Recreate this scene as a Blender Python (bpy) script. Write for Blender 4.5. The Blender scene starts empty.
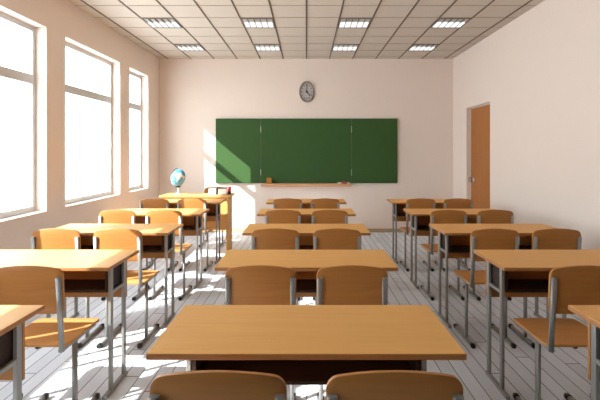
import bpy, bmesh, math, random
from mathutils import Vector, Matrix
random.seed(4)
SC = bpy.context.scene
COL = SC.collection
R = math.radians

# ------------------------------------------------------------------ numbers of the room (metres)
CAM_H = 1.43
XL, XR = -2.628, 2.617          # inner faces of the side walls
YB = 7.31                        # inner face of the chalkboard wall
YR = -.75                        # inner face of the unseen wall behind, moved in to block light
ZC = 3.092                       # ceiling
ROW = [1.285 + .962 * k for k in range(5)]     # near edge of every row of desks
COLX = [-1.587, 0.0, 1.587]
COLN = ['window-side column', 'middle column', 'door-side column']

# ------------------------------------------------------------------ materials
def s2l(c):
    return tuple(((v / 255) / 12.92 if v / 255 <= .04045 else ((v / 255 + .055) / 1.055) ** 2.4) for v in c) + (1,)

def newmat(name):
    m = bpy.data.materials.new(name); m.use_nodes = True
    nt = m.node_tree; nt.nodes.clear()
    out = nt.nodes.new('ShaderNodeOutputMaterial')
    return m, nt, out

def plain(name, rgb, rough=.6, metal=0, noise=.04, scale=12, spec=.5, bump=0):
    m, nt, out = newmat(name)
    b = nt.nodes.new('ShaderNodeBsdfPrincipled')
    b.inputs['Roughness'].default_value = rough
    b.inputs['Metallic'].default_value = metal
    b.inputs['Specular IOR Level'].default_value = spec
    tc = nt.nodes.new('ShaderNodeTexCoord')
    n = nt.nodes.new('ShaderNodeTexNoise'); n.inputs['Scale'].default_value = scale; n.inputs['Detail'].default_value = 4
    nt.links.new(tc.outputs['Object'], n.inputs['Vector'])
    mix = nt.nodes.new('ShaderNodeMix'); mix.data_type = 'RGBA'
    c = s2l(rgb)
    mix.inputs['A'].default_value = tuple(v * (1 - noise) for v in c[:3]) + (1,)
    mix.inputs['B'].default_value = tuple(min(1, v * (1 + noise)) for v in c[:3]) + (1,)
    nt.links.new(n.outputs['Fac'], mix.inputs['Factor'])
    nt.links.new(mix.outputs['Result'], b.inputs['Base Color'])
    if bump:
        bp = nt.nodes.new('ShaderNodeBump'); bp.inputs['Strength'].default_value = bump; bp.inputs['Distance'].default_value = .002
        nt.links.new(n.outputs['Fac'], bp.inputs['Height']); nt.links.new(bp.outputs['Normal'], b.inputs['Normal'])
    nt.links.new(b.outputs[0], out.inputs[0])
    return m

def wood(name, dark, light, rough=.45, stretch=(1.2, 22, 22), spec=.35):
    m, nt, out = newmat(name)
    b = nt.nodes.new('ShaderNodeBsdfPrincipled')
    b.inputs['Roughness'].default_value = rough
    b.inputs['Specular IOR Level'].default_value = spec
    tc = nt.nodes.new('ShaderNodeTexCoord')
    mp = nt.nodes.new('ShaderNodeMapping'); mp.inputs['Scale'].default_value = stretch
    nt.links.new(tc.outputs['Object'], mp.inputs['Vector'])
    n = nt.nodes.new('ShaderNodeTexNoise'); n.inputs['Scale'].default_value = 2.2
    n.inputs['Detail'].default_value = 6; n.inputs['Distortion'].default_value = .6
    nt.links.new(mp.outputs[0], n.inputs['Vector'])
    r = nt.nodes.new('ShaderNodeValToRGB')
    r.color_ramp.elements[0].position = .3; r.color_ramp.elements[0].color = s2l(dark)
    r.color_ramp.elements[1].position = .7; r.color_ramp.elements[1].color = s2l(light)
    nt.links.new(n.outputs['Fac'], r.inputs['Fac'])
    nt.links.new(r.outputs['Color'], b.inputs['Base Color'])
    nt.links.new(b.outputs[0], out.inputs[0])
    return m

def emit(name, rgb, strength):
    m, nt, out = newmat(name)
    e = nt.nodes.new('ShaderNodeEmission'); e.inputs[0].default_value = s2l(rgb); e.inputs[1].default_value = strength
    nt.links.new(e.outputs[0], out.inputs[0]); return m

def glass(name):
    m, nt, out = newmat(name)
    t = nt.nodes.new('ShaderNodeBsdfTransparent'); t.inputs[0].default_value = (.97, .985, .98, 1)
    g = nt.nodes.new('ShaderNodeBsdfGlossy'); g.inputs['Roughness'].default_value = .02
    f = nt.nodes.new('ShaderNodeFresnel'); f.inputs[0].default_value = 1.25
    mx = nt.nodes.new('ShaderNodeMixShader')
    ge = nt.nodes.new('ShaderNodeNewGeometry')
    iv = nt.nodes.new('ShaderNodeMath'); iv.operation = 'SUBTRACT'; iv.inputs[0].default_value = 1; nt.links.new(ge.outputs['Backfacing'], iv.inputs[1])
    mu = nt.nodes.new('ShaderNodeMath'); mu.operation = 'MULTIPLY'; nt.links.new(f.outputs[0], mu.inputs[0]); nt.links.new(iv.outputs[0], mu.inputs[1])
    nt.links.new(mu.outputs[0], mx.inputs[0]); nt.links.new(t.outputs[0], mx.inputs[1]); nt.links.new(g.outputs[0], mx.inputs[2])
    nt.links.new(mx.outputs[0], out.inputs[0]); return m

def floor_mat():
    m, nt, out = newmat('whitewashed_planks')
    N, L = nt.nodes, nt.links
    b = N.new('ShaderNodeBsdfPrincipled'); b.inputs['Roughness'].default_value = .5; b.inputs['Specular IOR Level'].default_value = .3
    tc = N.new('ShaderNodeTexCoord'); sp = N.new('ShaderNodeSeparateXYZ'); L.new(tc.outputs['Object'], sp.inputs[0])
    def M(op, a, c=None, c2=None):
        n = N.new('ShaderNodeMath'); n.operation = op
        for i, v in enumerate((a, c, c2)):
            if v is None: continue
            if isinstance(v, (int, float)): n.inputs[i].default_value = v
            else: L.new(v, n.inputs[i])
        return n.outputs[0]
    u = M('DIVIDE', sp.outputs['X'], .097)
    row = M('FLOOR', u); fu = M('FRACT', u)
    wn = N.new('ShaderNodeTexWhiteNoise'); wn.noise_dimensions = '1D'; L.new(row, wn.inputs['W'])
    v = M('DIVIDE', M('ADD', sp.outputs['Y'], M('MULTIPLY', wn.outputs['Value'], 1.4)), 1.4)
    brd = M('FLOOR', v); fv = M('FRACT', v)
    wn2 = N.new('ShaderNodeTexWhiteNoise'); wn2.noise_dimensions = '2D'
    cb = N.new('ShaderNodeCombineXYZ'); L.new(row, cb.inputs[0]); L.new(brd, cb.inputs[1]); L.new(cb.outputs[0], wn2.inputs['Vector'])
    g1 = M('LESS_THAN', fu, .055); g2 = M('LESS_THAN', fv, .0045)
    gap = M('MAXIMUM', g1, g2)
    mp = N.new('ShaderNodeMapping'); mp.inputs['Scale'].default_value = (40, 2.2, 1); L.new(tc.outputs['Object'], mp.inputs['Vector'])
    ns = N.new('ShaderNodeTexNoise'); ns.inputs['Scale'].default_value = 1.6; ns.inputs['Detail'].default_value = 5; L.new(mp.outputs[0], ns.inputs['Vector'])
    fac = M('ADD', M('MULTIPLY', wn2.outputs['Value'], .45), M('MULTIPLY', ns.outputs['Fac'], .55))
    r = N.new('ShaderNodeValToRGB')
    r.color_ramp.elements[0].position = .2; r.color_ramp.elements[0].color = s2l((206, 211, 219))
    r.color_ramp.elements[1].position = .8; r.color_ramp.elements[1].color = s2l((226, 231, 239))
    L.new(fac, r.inputs['Fac'])
    mix = N.new('ShaderNodeMix'); mix.data_type = 'RGBA'; L.new(gap, mix.inputs['Factor'])
    L.new(r.outputs['Color'], mix.inputs['A']); mix.inputs['B'].default_value = s2l((84, 78, 74))
    L.new(mix.outputs['Result'], b.inputs['Base Color'])
    L.new(b.outputs[0], out.inputs[0]); return m

def globe_mat():
    m, nt, out = newmat('globe_map'); N, L = nt.nodes, nt.links
    b = N.new('ShaderNodeBsdfPrincipled'); b.inputs['Roughness'].default_value = .35
    tc = N.new('ShaderNodeTexCoord')
    n = N.new('ShaderNodeTexNoise'); n.inputs['Scale'].default_value = 7; n.inputs['Detail'].default_value = 5
    L.new(tc.outputs['Object'], n.inputs['Vector'])
    r = N.new('ShaderNodeValToRGB')
    e = r.color_ramp.elements
    e[0].position = .56; e[0].color = s2l((66, 146, 196))
    e[1].position = .60; e[1].color = s2l((228, 224, 210))
    L.new(n.outputs['Fac'], r.inputs['Fac']); L.new(r.outputs['Color'], b.inputs['Base Color'])
    L.new(b.outputs[0], out.inputs[0]); return m

M = {
 'wall': plain('pink_beige_paint', (234, 219, 207), .85, noise=.012, scale=3, spec=.2),
 'rear': wood('unseen_dark_absorber', (34, 22, 15), (48, 31, 21), .7, (14, 14, 1.2)),  # dark finish added out of view to absorb light behind the camera
 'tile': plain('ceiling_tile', (200, 190, 178), .9, noise=.05, scale=60, spec=.1),
 'bar_dark': plain('dark_ceiling_bar', (96, 80, 66), .6),
 'bar_light': plain('pale_ceiling_bar', (176, 158, 140), .7),
 'base': plain('tan_baseboard', (172, 152, 120), .6),
 'floor': floor_mat(),
 'desk': wood('beech_laminate', (219, 163, 94), (225, 170, 101), .5, spec=.15),
 'chairw': wood('shaded_plywood', (168, 111, 56), (178, 121, 63), .4),  # shade on chair backs put into the colour, wood as on the desks
 'seatw': wood('lit_plywood', (194, 138, 82), (203, 147, 90), .5, spec=.2),  # same ply as the backs, light from above put into the colour
 'band': wood('brown_edge_faces', (158, 104, 58), (172, 116, 66), .4),
 'dark': wood('shelf_shade_brown', (38, 22, 14), (52, 31, 20), .6),  # shade inside the desk shelf put into the board colour
 'door': wood('orange_wood_veneer', (164, 102, 48), (174, 112, 56), .5, (18, 18, 1.2)),
 'metal': plain('grey_painted_steel', (146, 144, 140), .4, .35, noise=.02),
 'black': plain('black_plastic', (22, 21, 21), .5),
 'chrome': plain('brushed_chrome', (200, 198, 194), .25, .9, noise=.02),
 'board': plain('green_chalkboard', (57, 87, 46), .75, noise=.06, scale=9, spec=.2),
 'board_edge': plain('dark_green_edge', (40, 74, 46), .6),
 'hinge': plain('pale_hinge', (188, 186, 170), .4, .3),
 'seam': plain('brown_seam', (108, 100, 80), .6),
 'tray': wood('tray_wood', (200, 150, 112), (214, 166, 126), .5),
 'frame': plain('white_window_frame', (200, 201, 202), .5, noise=.02),
 'glass': glass('window_glass'),
 'sponge': plain('ochre_sponge', (168, 112, 36), .95, noise=.25, scale=90, bump=.8),
 'white': plain('white_paper', (238, 238, 236), .8, noise=.02),
 'chalk': plain('white_chalk', (240, 236, 222), .9),
 'redwood': plain('rust_red_eraser', (176, 72, 48), .7),
 'red': plain('red_cover', (176, 22, 28), .5),
 'grey': plain('slate_cover', (78, 80, 88), .6),
 'dial': plain('grey_dial', (182, 175, 172), .6),
 'rim': plain('dark_clock_rim', (134, 127, 121), .5, .1),
 'globe': globe_mat(),
 'stand': plain('cream_plastic', (226, 220, 210), .45),
 'alu': plain('bright_reflector', (186, 184, 182), .3, .3, noise=.02),
 'louvre': plain('grey_louvre', (120, 116, 110), .5, .3),
 'tube': emit('lit_tube', (255, 252, 248), .75),
}

# ------------------------------------------------------------------ mesh helpers
def bm_new(): return bmesh.new()

def box(bm, x0, x1, y0, y1, z0, z1, mi=0, bev=0):
    r = bmesh.ops.create_cube(bm, size=1)
    vs = r['verts']
    for v in vs:
        v.co = Vector(((x0 + x1) / 2 + v.co.x * (x1 - x0), (y0 + y1) / 2 + v.co.y * (y1 - y0), (z0 + z1) / 2 + v.co.z * (z1 - z0)))
    fs = {f for v in vs for f in v.link_faces}
    for f in fs: f.material_index = mi
    if bev:
        es = list({e for v in vs for e in v.link_edges})
        g = bmesh.ops.bevel(bm, geom=es, offset=bev, segments=2, profile=.5, affect='EDGES')
        for f in g['faces']: f.material_index = mi

def bar(bm, p, q, w, d, seg=12, up=Vector((0, 1, 0)), mi=0):
    """flat-oval tube from p to q: w across, d along the second axis"""
    p, q = Vector(p), Vector(q); ax = (q - p).normalized()
    a = up.cross(ax)
    if a.length < 1e-4: a = Vector((1, 0, 0)).cross(ax)
    a.normalize(); b = ax.cross(a)
    rings = []
    for c in (p, q):
        ring = []
        for i in range(seg):
            t = 2 * math.pi * i / seg
            ct, st = math.cos(t), math.sin(t)
            k = .55                                       # squarish oval
            ring.append(bm.verts.new(c + a * (w / 2) * math.copysign(abs(ct) ** k, ct) + b * (d / 2) * math.copysign(abs(st) ** k, st)))
        rings.append(ring)
    for i in range(seg):
        j = (i + 1) % seg
        f = bm.faces.new((rings[0][i], rings[0][j], rings[1][j], rings[1][i])); f.smooth = True; f.material_index = mi
    bm.faces.new(rings[0][::-1]).material_index = mi
    bm.faces.new(rings[1]).material_index = mi

def lathe(bm, prof, seg=32, sx=1, axis='Z', mi=0, origin=(0, 0, 0)):
    o = Vector(origin); rings = []
    for r, h in prof:
        ring = []
        for i in range(seg):
            t = 2 * math.pi * i / seg
            x, y = r * math.cos(t), r * math.sin(t)
            v = Vector((x * sx, y, h)) if axis == 'Z' else Vector((x * sx, -h, y))
            ring.append(bm.verts.new(o + v))
        rings.append(ring)
    for a, b in zip(rings, rings[1:]):
        for i in range(seg):
            j = (i + 1) % seg
            f = bm.faces.new((a[i], a[j], b[j], b[i])); f.smooth = True; f.material_index = mi
    bm.faces.new(rings[0][::-1]).material_index = mi
    bm.faces.new(rings[-1]).material_index = mi

def build(name, bm, mats, parent=None, loc=None, bevel=0):
    me = bpy.data.meshes.new(name)
    bmesh.ops.recalc_face_normals(bm, faces=bm.faces)
    bm.to_mesh(me); bm.free()
    for k in (mats if isinstance(mats, (list, tuple)) else [mats]): me.materials.append(M[k])
    o = bpy.data.objects.new(name, me); COL.objects.link(o)
    if parent: o.parent = parent
    if loc: o.location = loc
    if bevel:
        md = o.modifiers.new('bevel', 'BEVEL'); md.width = bevel; md.segments = 2; md.limit_method = 'ANGLE'; md.angle_limit = R(50)
    return o

def tag(o, label, cat, group=None):
    o['label'] = label; o['category'] = cat
    if group: o['group'] = group
    return o

def thing(name, label, cat, loc, group=None, rz=0):
    o = bpy.data.objects.new(name, None); o.empty_display_size = .1
    COL.objects.link(o); o.location = loc; o.rotation_euler.z = rz
    return tag(o, label, cat, group)

def copy_tree(o, parent=None):
    c = o.copy(); COL.objects.link(c)
    if parent: c.parent = parent
    for ch in list(o.children): copy_tree(ch, c)
    return c

def structure(o, label=None):
    o['kind'] = 'structure'
    if label: o['label'] = label
    return o

# ------------------------------------------------------------------ the room
bm = bm_new(); box(bm, XL - .3, XR + .3, YR - .3, YB + .3, -.12, 0)
structure(build('floor', bm, 'floor'))

# ceiling: panels as one slab, the grid bars standing proud of it by a few millimetres
bm = bm_new()
box(bm, XL - .3, XR + .3, YR - .3, YB + .3, ZC + .003, ZC + .15, 0)
T = .411
k = 0
ny0, ny1 = -18, 2
for i in range(-6, 7):
    box(bm, i * T - .0085, i * T + .0085, YR, YB, ZC - .004, ZC + .004, 1)
for j in range(ny0, ny1):
    y = 6.713 + j * T
    box(bm, XL, XR, y - .006, y + .006, ZC - .0015, ZC + .004, 2)
structure(build('ceiling', bm, ['tile', 'bar_dark', 'bar_light']))

WT = .2                                                    # wall thickness
# window openings: (y0, y1)
WZ0, WZ1 = .832, 2.69
WIN = [(6.092, 6.805), (4.471, 5.781), (2.836, 4.146), (1.201, 2.511), (-.434, .876)]
bm = bm_new()
ys = sorted(WIN)
box(bm, XL - WT, XL, YR - WT, YB + WT, 0, WZ0)
box(bm, XL - WT, XL, YR - WT, YB + WT, WZ1, ZC + .1)
prev = YR - WT
for a, b in ys + [(YB + WT, None)]:
    box(bm, XL - WT, XL, prev, a, WZ0, WZ1); prev = b
structure(build('wall_left', bm, 'wall'))
# wall_right with the door recess
DY0, DY1, DZ = 5.844, 6.698, 2.15
bm = bm_new()
box(bm, XR, XR + WT, YR - WT, DY0, 0, ZC + .1)
box(bm, XR, XR + WT, DY1, YB + WT, 0, ZC + .1)
box(bm, XR, XR + WT, DY0, DY1, DZ, ZC + .1)
structure(build('wall_right', bm, 'wall'))
bm = bm_new(); box(bm, XL, XR, YB, YB + WT, 0, ZC + .1)
structure(build('wall_back', bm, 'wall'))
bm = bm_new(); box(bm, XL, XR, YR - WT, YR, 0, ZC + .1)
structure(build('wall_front_unseen', bm, 'rear'))  # unseen wall, dark and close to cut the light on chair backs

BH, BD = .066, .012
bm = bm_new(); box(bm, XL, XR, YB - BD, YB, 0, BH, bev=.003); structure(build('baseboard_back', bm, 'base'))
bm = bm_new(); box(bm, XL, XL + BD, YR, YB - BD, 0, BH, bev=.003); structure(build('baseboard_left', bm, 'base'))
bm = bm_new(); box(bm, XR - BD, XR, YR, DY0, 0, BH, bev=.003); box(bm, XR - BD, XR, DY1, YB - BD, 0, BH, bev=.003)
structure(build('baseboard_right', bm, 'base'))

# windows: frame with a transom, a pane above and a pane below
FX0, FX1 = XL - .175, XL - .108
FW = .045
for n, (a, b) in enumerate(WIN, 1):
    w = thing('window_%d' % n, '', '', (0, (a + b) / 2, WZ0))
    del w['label']; del w['category']; w['kind'] = 'structure'
    h = (b - a) / 2; H = WZ1 - WZ0
    bm = bm_new()
    box(bm, FX0, FX1, -h, -h + FW, 0, H); box(bm, FX0, FX1, h - FW, h, 0, H)
    box(bm, FX0, FX1, -h + FW, h - FW, 0, FW + .01); box(bm, FX0, FX1, -h + FW, h - FW, H - FW - .01, H)
    o = build('window_frame', bm, 'frame', w, bevel=.004)
    bm = bm_new(); box(bm, FX0 + .01, FX1 - .004, -h + FW, h - FW, 2.11 - WZ0, 2.205 - WZ0)
    build('transom', bm, 'frame', w, bevel=.004)
    for z0, z1 in ((FW + .01, 2.11 - WZ0), (2.205 - WZ0, H - FW - .01)):
        bm = bm_new(); box(bm, FX0 + .03, FX0 + .036, -h + FW, h - FW, z0, z1)
        build('window_pane', bm, 'glass', w)

# door
d = thing('door_1', '', '', (XR + .064, (DY0 + DY1) / 2, 0)); del d['label']; del d['category']; d['kind'] = 'structure'
hw = (DY1 - DY0) / 2
bm = bm_new(); box(bm, 0, .045, -hw + .02, hw - .02, .006, DZ - .02, bev=.003); build('door_leaf', bm, 'door', d)
bm = bm_new()
box(bm, .006, .09, -hw, -hw + .018, 0, DZ); box(bm, .006, .09, hw - .018, hw, 0, DZ); box(bm, .006, .09, -hw + .018, hw - .018, DZ - .018, DZ)
build('door_frame', bm, 'frame', d)
bm = bm_new()
hy = hw - .12
prof = [(0, .0), (.044, .0), (.044, .008), (.016, .012), (.015, .030), (.034, .040), (.040, .054), (.034, .068), (.014, .075), (0, .0752)]
lathe(bm, prof, 24)
bmesh.ops.rotate(bm, verts=bm.verts, cent=(0, 0, 0), matrix=Matrix.Rotation(R(-90), 3, 'Y'))
bmesh.ops.translate(bm, verts=bm.verts, vec=(0, hy, .985))
build('door_handle', bm, 'chrome', d)

# ------------------------------------------------------------------ ceiling lights
def make_light():
    t = thing('ceiling_light', '', 'ceiling light', (0, 0, ZC))
    h = T / 2 - .006
    bm = bm_new()
    box(bm, -h, h, -h, -h + .02, -.010, .002); box(bm, -h, h, h - .02, h, -.010, .002)
    box(bm, -h, -h + .016, -h + .02, h - .02, -.010, .002); box(bm, h - .016, h, -h + .02, h - .02, -.010, .002)
    build('housing', bm, 'louvre', t)
    bm = bm_new(); box(bm, -h + .016, h - .016, -h + .02, h - .02, -.0015, .002); build('reflector', bm, 'alu', t)
    for i in range(2):
        y = .01 + .105 * i
        bm = bm_new(); bar(bm, (-h + .02, y, -.0075), (h - .02, y, -.0075),   .085, .011, up=Vector((0, 0, 1))); build('fluorescent_tube', bm, 'tube', t)
    for i in range(4):
        x = -.117 + .078 * i
        bm = bm_new(); box(bm, x - .005, x + .005, -h + .02, h - .02, -.016, -.0015); build('louvre_slat', bm, 'louvre', t)
    return t
L0 = make_light(); first = True
posn = ['leftmost', 'second from the left', 'third from the left', 'rightmost']
for r, (yy, rn) in enumerate(((6.713 - T * .5, 'row nearest the chalkboard wall'), (6.713 - T * 3.5, 'row nearer the camera'))):
    for c, xi in enumerate((-4.5, -1.5, 1.5, 4.5)):
        o = L0 if first else copy_tree(L0); first = False
        o.location = (xi * T, yy, ZC)
        tag(o, 'bright louvred ceiling light, %s of the %s' % (posn[c], rn), 'ceiling light', 'ceiling lights')

# ------------------------------------------------------------------ student desks
def make_desk():
    t = thing('student_desk', '', 'desk', (0, 0, 0))
    bm = bm_new(); box(bm, -.504, .504, 0, .415, .776, .797)
    for f in bm.faces:
        if abs(f.normal.z) < .5: f.material_index = 1          # side faces darker than the top
    build('tabletop', bm, ['desk', 'band'], t, bevel=.004)
    for s in (-1, 1):
        x = s * .422
        for y in (.195, .368):
            bm = bm_new(); box(bm, x - .009, x + .009, y - .015, y + .015, .022, .776, bev=.003); build('leg', bm, 'metal', t)
        bm = bm_new(); box(bm, x - .013, x + .013, .115, .398, 0, .022, bev=.004); build('foot_bar', bm, 'metal', t)
        bm = bm_new(); box(bm, x - .007, x + .007, .21, .353, .583, .603, bev=.002); build('cross_rail', bm, 'metal', t)
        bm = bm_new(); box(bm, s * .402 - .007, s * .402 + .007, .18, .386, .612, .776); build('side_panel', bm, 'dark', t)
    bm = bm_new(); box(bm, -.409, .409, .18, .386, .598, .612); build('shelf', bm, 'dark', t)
    bm = bm_new(); box(bm, -.43, .43, .387, .402, .497, .776, bev=.002); build('modesty_panel', bm, 'chairw', t)
    return t
ordn = ['nearest the camera', 'second from the camera', 'third from the camera', 'fourth from the camera', 'nearest the chalkboard']
D0 = make_desk(); first = True
for ci in range(3):
    for ri in range(5):
        o = D0 if first else copy_tree(D0); first = False
        o.location = (COLX[ci], ROW[ri], 0)
        tag(o, 'tan wooden double desk on grey legs, %s in the %s' % (ordn[ri], COLN[ci]), 'desk', 'double desks in three columns')

# ------------------------------------------------------------------ school chairs
HW = .174
def edge_drop(x, r):
    a = abs(x) - (HW - r)
    return 0 if a <= 0 else r - math.sqrt(max(0, r * r - a * a))
XS = sorted({round(s * v, 5) for s in (-1, 1) for v in (0, .03, .06, .09, .115, .135, .145, .152, .158, .163, .167, .170, .1725, .174)})
def panel(bm, lo, hi, pt, th, rows=5):
    """closed curved board: columns over XS, each from lo(x) to hi(x); pt(x, v, side)"""
    grid = {}
    for s in (0, 1):
        for i, x in enumerate(XS):
            for j in range(rows + 1):
                v = lo(x) + (hi(x) - lo(x)) * j / rows
                grid[s, i, j] = bm.verts.new(pt(x, v, s * th))
    n = len(XS) - 1
    for s in (0, 1):
        for i in range(n):
            for j in range(rows):
                q = [grid[s, i, j], grid[s, i + 1, j], grid[s, i + 1, j + 1], grid[s, i, j + 1]]
                bm.faces.new(q).smooth = True
    rim = [(i, 0) for i in range(n)] + [(n, j) for j in range(rows)] + [(i, rows) for i in range(n, 0, -1)] + [(0, j) for j in range(rows, 0, -1)]
    for a, b in zip(rim, rim[1:] + rim[:1]):
        bm.faces.new((grid[0, a[0], a[1]], grid[0, b[0], b[1]], grid[1, b[0], b[1]], grid[1, a[0], a[1]]))

def back_y(x, z): return -.010 * (1 - (x / HW) ** 2) - (z - .638) * .055
def make_chair():
    t = thing('school_chair', '', 'chair', (0, 0, 0))
    bm = bm_new()
    panel(bm, lambda x: .638 + edge_drop(x, .022), lambda x: .857 + .022 * (1 - (x / HW) ** 2) - edge_drop(x, .032),
          lambda x, z, d: Vector((x, back_y(x, z) + d, z)), .013)
    build('backrest', bm, 'chairw', t, bevel=.003)
    bm = bm_new()
    def seat_pt(x, y, d):
        z = .475 - d - .006 * (1 - (x / HW) ** 2) * math.sin(math.pi * min(1, max(0, (y - .02) / .35)))
        if y > .29: z -= .008 * ((y - .29) / .08) ** 2
        return Vector((x, y, z))
    panel(bm, lambda x: .022 + edge_drop(x, .03), lambda x: .370 - edge_drop(x, .035), seat_pt, .013, rows=8)
    build('seat', bm, 'seatw', t, bevel=.003)
    for s in (-1, 1):
        bm = bm_new(); bar(bm, (s * .158, .012, .447), (s * .158, -.019, .818), .026, .017); build('back_post', bm, 'metal', t)
        bm = bm_new(); bar(bm, (s * .150, .012, .450), (s * .150, .335, .447), .022, .022, up=Vector((0, 0, 1))); build('seat_rail', bm, 'metal', t)
        bm = bm_new(); bar(bm, (s * .148, .142, .02), (s * .148, .142, .445), .020, .032); build('leg', bm, 'metal', t)
        bm = bm_new(); bar(bm, (s * .148, .03, .016), (s * .148, .352, .016), .026, .024, up=Vector((0, 0, 1))); fb = build('foot_bar', bm, 'metal', t)
        for y0, y1 in ((.008, .036), (.346, .374)):
            bm = bm_new(); bar(bm, (s * .148, y0, .0155), (s * .148, y1, .0155), .031, .031, up=Vector((0, 0, 1)))
            build('foot_cap', bm, 'black', fb)
    bm = bm_new(); bar(bm, (-.15, .142, .450), (.15, .142, .450), .022, .018, up=Vector((0, 0, 1))); build('seat_crossbar', bm, 'metal', t)
    return t
C0 = make_chair(); first = True
for ci in range(3):
    for ri in range(5):
        if ri == 0 and ci != 1: continue                   # those seats are wholly outside the picture
        for s, sn in ((-1, 'left'), (1, 'right')):
            o = C0 if first else copy_tree(C0); first = False
            o.location = (COLX[ci] + s * .2238, ROW[ri] - .237, 0)
            tag(o, 'plywood school chair, %s one at the %s desk %s' % (sn, COLN[ci].replace(' column', ''), ordn[ri]), 'chair', 'chairs at the student desks')
o = copy_tree(C0); o.location = (-1.45, 6.52, 0); o.rotation_euler.z = math.pi
tag(o, 'plywood chair standing behind the teacher desk, facing the room', 'chair'); 
if 'group' in o: del o['group']

# ------------------------------------------------------------------ teacher's desk and what stands on it
t = thing('teacher_desk', 'sunlit tan teacher desk with panel sides in the left far corner', 'desk', (-1.555, 5.89, 0))
bm = bm_new(); box(bm, -.495, .495, -.21, .21, .797, .82); build('tabletop', bm, 'desk', t, bevel=.004)
for s in (-1, 1):
    bm = bm_new(); box(bm, s * .443 - .011, s * .443 + .011, -.17, .19, 0, .797, bev=.002); build('side_panel', bm, 'desk', t)
bm = bm_new(); box(bm, -.432, .432, -.165, -.147, .343, .797, bev=.002); build('modesty_panel', bm, 'desk', t)

t = thing('desk_globe', 'blue and white globe on a slim stand on the teacher desk', 'globe', (-1.845, 5.9, .82))
bm = bm_new(); lathe(bm, [(.0, 0), (.055, 0), (.055, .008), (.012, .018), (.0, .0181)], 32); build('base', bm, 'stand', t)
bm = bm_new(); bar(bm, (0, 0, .012), (0, 0, .108), .013, .013); build('stem', bm, 'stand', t)
bm = bm_new(); bmesh.ops.create_uvsphere(bm, u_segments=40, v_segments=24, radius=1)
for v in bm.verts: v.co = Vector((v.co.x * .098, v.co.y * .098, v.co.z * .125))
for f in bm.faces: f.smooth = True
bmesh.ops.rotate(bm, verts=bm.verts, cent=(0, 0, 0), matrix=Matrix.Rotation(R(20), 3, 'Y'))
build('sphere', bm, 'globe', t, loc=(0, 0, .239))
bm = bm_new()
ring = []
for i in range(25):
    a = R(70 + 200 * i / 24) + math.pi - R(0)
    ring.append(Vector((-.106 * math.cos(a), 0, .239 + .134 * math.sin(a))))
pts = [Vector((p.x * math.cos(0), p.y, p.z)) for p in ring]
for p, q in zip(pts, pts[1:]): bar(bm, p, q, .010, .006, seg=8)
build('meridian_arm', bm, 'grey', t)
bm = bm_new(); lathe(bm, [(0, 0), (.03, .0), (.022, .016), (0, .0161)], 20, origin=(0, 0, .103)); build('axis_cap', bm, 'black', t)

# paper stack, standing notebook, red mug
bm = bm_new()
for k in range(7):
    dx, a = random.uniform(-.003, .003), random.uniform(-.004, .004)
    box(bm, -.052 + dx, .052 + dx, -.07 + a, .07 + a, .012 * k, .012 * k + .0117, bev=.002)
tag(build('paper_stack', bm, 'white', loc=(-1.345, 5.93, .82)), 'white stack of paper on the teacher desk, beside the dark book', 'paper')
t = thing('standing_book', 'white-paged book with a black cover on the teacher desk', 'book', (-1.205, 5.9, .82))
bm = bm_new(); box(bm, -.062, .054, -.025, .025, .003, .085, bev=.002); build('page_block', bm, 'white', t)
bm = bm_new(); box(bm, -.062, .058, -.031, .031, .085, .103, bev=.002); box(bm, -.078, -.062, -.031, .031, 0, .103, bev=.002)
build('book_cover', bm, 'black', t)
t = thing('red_mug', 'small red mug with black base on the teacher desk corner', 'mug', (-1.112, 5.9, .82))
bm = bm_new(); lathe(bm, [(0, .045), (.027, .045), (.029, .112), (.026, .112), (.023, .052), (0, .052)], 28); build('mug_body', bm, 'red', t)
bm = bm_new(); lathe(bm, [(0, 0), (.0285, 0), (.0285, .046), (0, .0461)], 28); build('mug_base', bm, 'black', t)
bm = bm_new()
pts = [Vector((.026 + .017 * math.sin(math.pi * i / 8), 0, -0.01 + .105 - .035 * i / 8)) for i in range(9)]
for p, q in zip(pts, pts[1:]): bar(bm, p, q, .006, .005, seg=8)
build('mug_handle', bm, 'red', t)

# ------------------------------------------------------------------ chalkboard, its tray and the small things on it
BX0, BX1, BZ0, BZ1 = -1.608, 1.614, .878, 2.024
H1, H2 = -.809, .800
t = thing('chalkboard', 'wide green chalkboard of three panels on the far wall', 'chalkboard', (0, YB, BZ0))
hb = BZ1 - BZ0
for nm, a, b in (('wing_panel', BX0, H1 - .004), ('center_panel', H1 + .004, H2 - .004), ('wing_panel', H2 + .004, BX1)):
    bm = bm_new(); box(bm, a, b, -.040, -.006, 0, hb, 1)
    box(bm, a + .006, b - .006, -.0415, -.039, .006, hb - .006, 0)
    build(nm, bm, ['board', 'board_edge'], t)
for hx in (H1, H2):
    bm = bm_new(); box(bm, hx - .004, hx + .004, -.037, -.006, 0, hb); build('seam_strip', bm, 'seam', t)
    for z in (.19, .955):
        bm = bm_new(); bar(bm, (hx, -.043, z - .055), (hx, -.043, z + .055), .012, .010); build('hinge', bm, 'hinge', t)
for x in (BX0 + .3, 0, BX1 - .3):
    bm = bm_new(); box(bm, x - .05, x + .05, -.0065, -.0005, .5, .6); build('wall_bracket', bm, 'metal', t)
bm = bm_new(); box(bm, H1 + .01, H2 - .01, -.105, .001, -.058, -.008, bev=.003); box(bm, H1 + .01, H2 - .01, -.105, -.099, -.010, -.005, bev=.002)
tag(build('chalk_tray', bm, 'tray', loc=(0, YB, BZ0)), 'wooden chalk tray under the middle panel of the chalkboard', 'chalk tray')
TZ = BZ0 - .0075
bm = bm_new(); box(bm, -.05, .05, -.022, .022, 0, .105, bev=.012)
tag(build('sponge', bm, 'sponge', loc=(-.655, YB - .07, TZ)), 'ochre sponge standing at the left end of the chalk tray', 'sponge')
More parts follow.
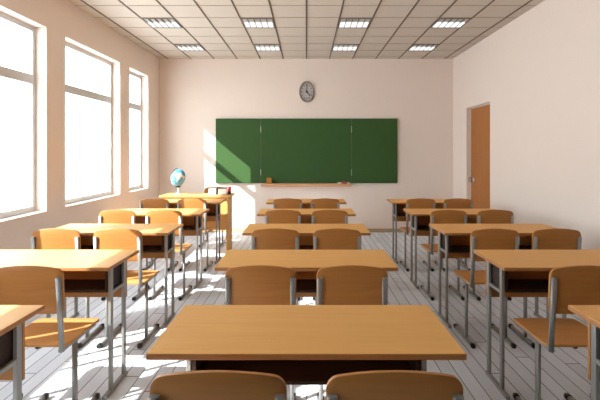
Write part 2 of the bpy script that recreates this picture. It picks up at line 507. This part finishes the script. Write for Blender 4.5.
def chalk(x, y, ln, lab):
    bm = bm_new(); bar(bm, (-ln / 2, 0, .013), (ln / 2, 0, .013), .026, .026, up=Vector((0, 0, 1)))
    tag(build('chalk_stick', bm, 'chalk', loc=(x, y, TZ)), lab, 'chalk', 'chalk on the tray')
chalk(.585, YB - .075, .07, 'pale chalk stick lying left of the red eraser on the tray')
chalk(.745, YB - .075, .045, 'short pale chalk stick at the right end of the tray')
t = thing('board_eraser', 'red chalkboard eraser near the right end of the tray', 'eraser', (.67, YB - .07, TZ))
bm = bm_new(); box(bm, -.042, .042, -.02, .02, .012, .038, bev=.004); build('eraser_grip', bm, 'redwood', t)
bm = bm_new(); box(bm, -.042, .042, -.019, .019, 0, .012); build('felt_pad', bm, 'grey', t)

# ------------------------------------------------------------------ clock
CX, CZ, CRX, CRZ = .006, 2.50, .136, .188
t = thing('wall_clock', 'grey oval wall clock with dark rim above the chalkboard', 'clock', (CX, YB, CZ))
def oval(bm, r0, r1, y0, y1, mi=0, seg=48):
    """oval ring (r0 inner factor) between depths y0 (wall) and y1 (front)"""
    vs = []
    for (r, y) in ((r0, y0), (r1, y0), (r1, y1), (r0, y1)):
        vs.append([bm.verts.new((CRX * r * math.cos(2 * math.pi * i / seg), y, CRZ * r * math.sin(2 * math.pi * i / seg))) for i in range(seg)])
    for a in range(4):
        b = (a + 1) % 4
        for i in range(seg):
            j = (i + 1) % seg
            bm.faces.new((vs[a][i], vs[a][j], vs[b][j], vs[b][i])).material_index = mi
bm = bm_new(); oval(bm, .82, 1, 0, -.035); build('rim', bm, 'rim', t, bevel=.004)
bm = bm_new(); oval(bm, .0005, .83, 0, -.014)
for k in range(12):
    a = R(30 * k); c, s = math.sin(a), math.cos(a)
    p = Vector((CRX * .56 * c, -.0145, CRZ * .56 * s)); q = Vector((CRX * .77 * c, -.0145, CRZ * .77 * s))
    bar(bm, p, q, .016 if k % 3 else .022, .002, seg=8, mi=1)
build('dial', bm, ['dial', 'rim'], t)
for nm, ang, ln, w in (('hour_hand', 140, .085, .016), ('minute_hand', 2, .135, .012)):
    a = R(ang)
    bm = bm_new(); bar(bm, (-.02 * math.sin(a), -.019, -.02 * math.cos(a)), (ln * math.sin(a), -.019, ln * math.cos(a)), w, .003, seg=8)
    build(nm, bm, 'black', t)
bm = bm_new(); lathe(bm, [(0, .014), (.018, .014), (.018, .024), (0, .0241)], 20, axis='Y'); build('hub', bm, 'black', t)

# ------------------------------------------------------------------ daylight
w = bpy.data.worlds.new('daylight'); SC.world = w; w.use_nodes = True
bg = w.node_tree.nodes['Background']; bg.inputs[0].default_value = (.85, .925, 1.0, 1); bg.inputs[1].default_value = 4.4
sd = bpy.data.lights.new('sun', 'SUN'); sd.energy = 8.6; sd.angle = R(.5); sd.color = (1, .985, .955)
so = bpy.data.objects.new('sun', sd); COL.objects.link(so)
so.rotation_euler = Vector((1.6, 1, -1.312)).to_track_quat('-Z', 'Y').to_euler()
so.location = (-6, -2, 6)

# ------------------------------------------------------------------ camera
cd = bpy.data.cameras.new('camera'); co = bpy.data.objects.new('camera', cd); COL.objects.link(co)
cd.sensor_width = 36; cd.lens = 410 / 600 * 36
cd.shift_x = -6.4 / 600; cd.shift_y = -48 / 600
cd.clip_start = .05; cd.clip_end = 100
co.location = (0, 0, CAM_H); co.rotation_euler = (R(90), 0, 0)
SC.camera = co

SC.view_settings.view_transform = 'Standard'; SC.view_settings.look = 'None'
SC.view_settings.gamma = 1; SC.view_settings.use_curve_mapping = False
SC.view_settings.exposure = .95
SC.cycles.max_bounces = 10; SC.cycles.diffuse_bounces = 6; SC.cycles.use_denoising = True
SC.cycles.sample_clamp_indirect = 6
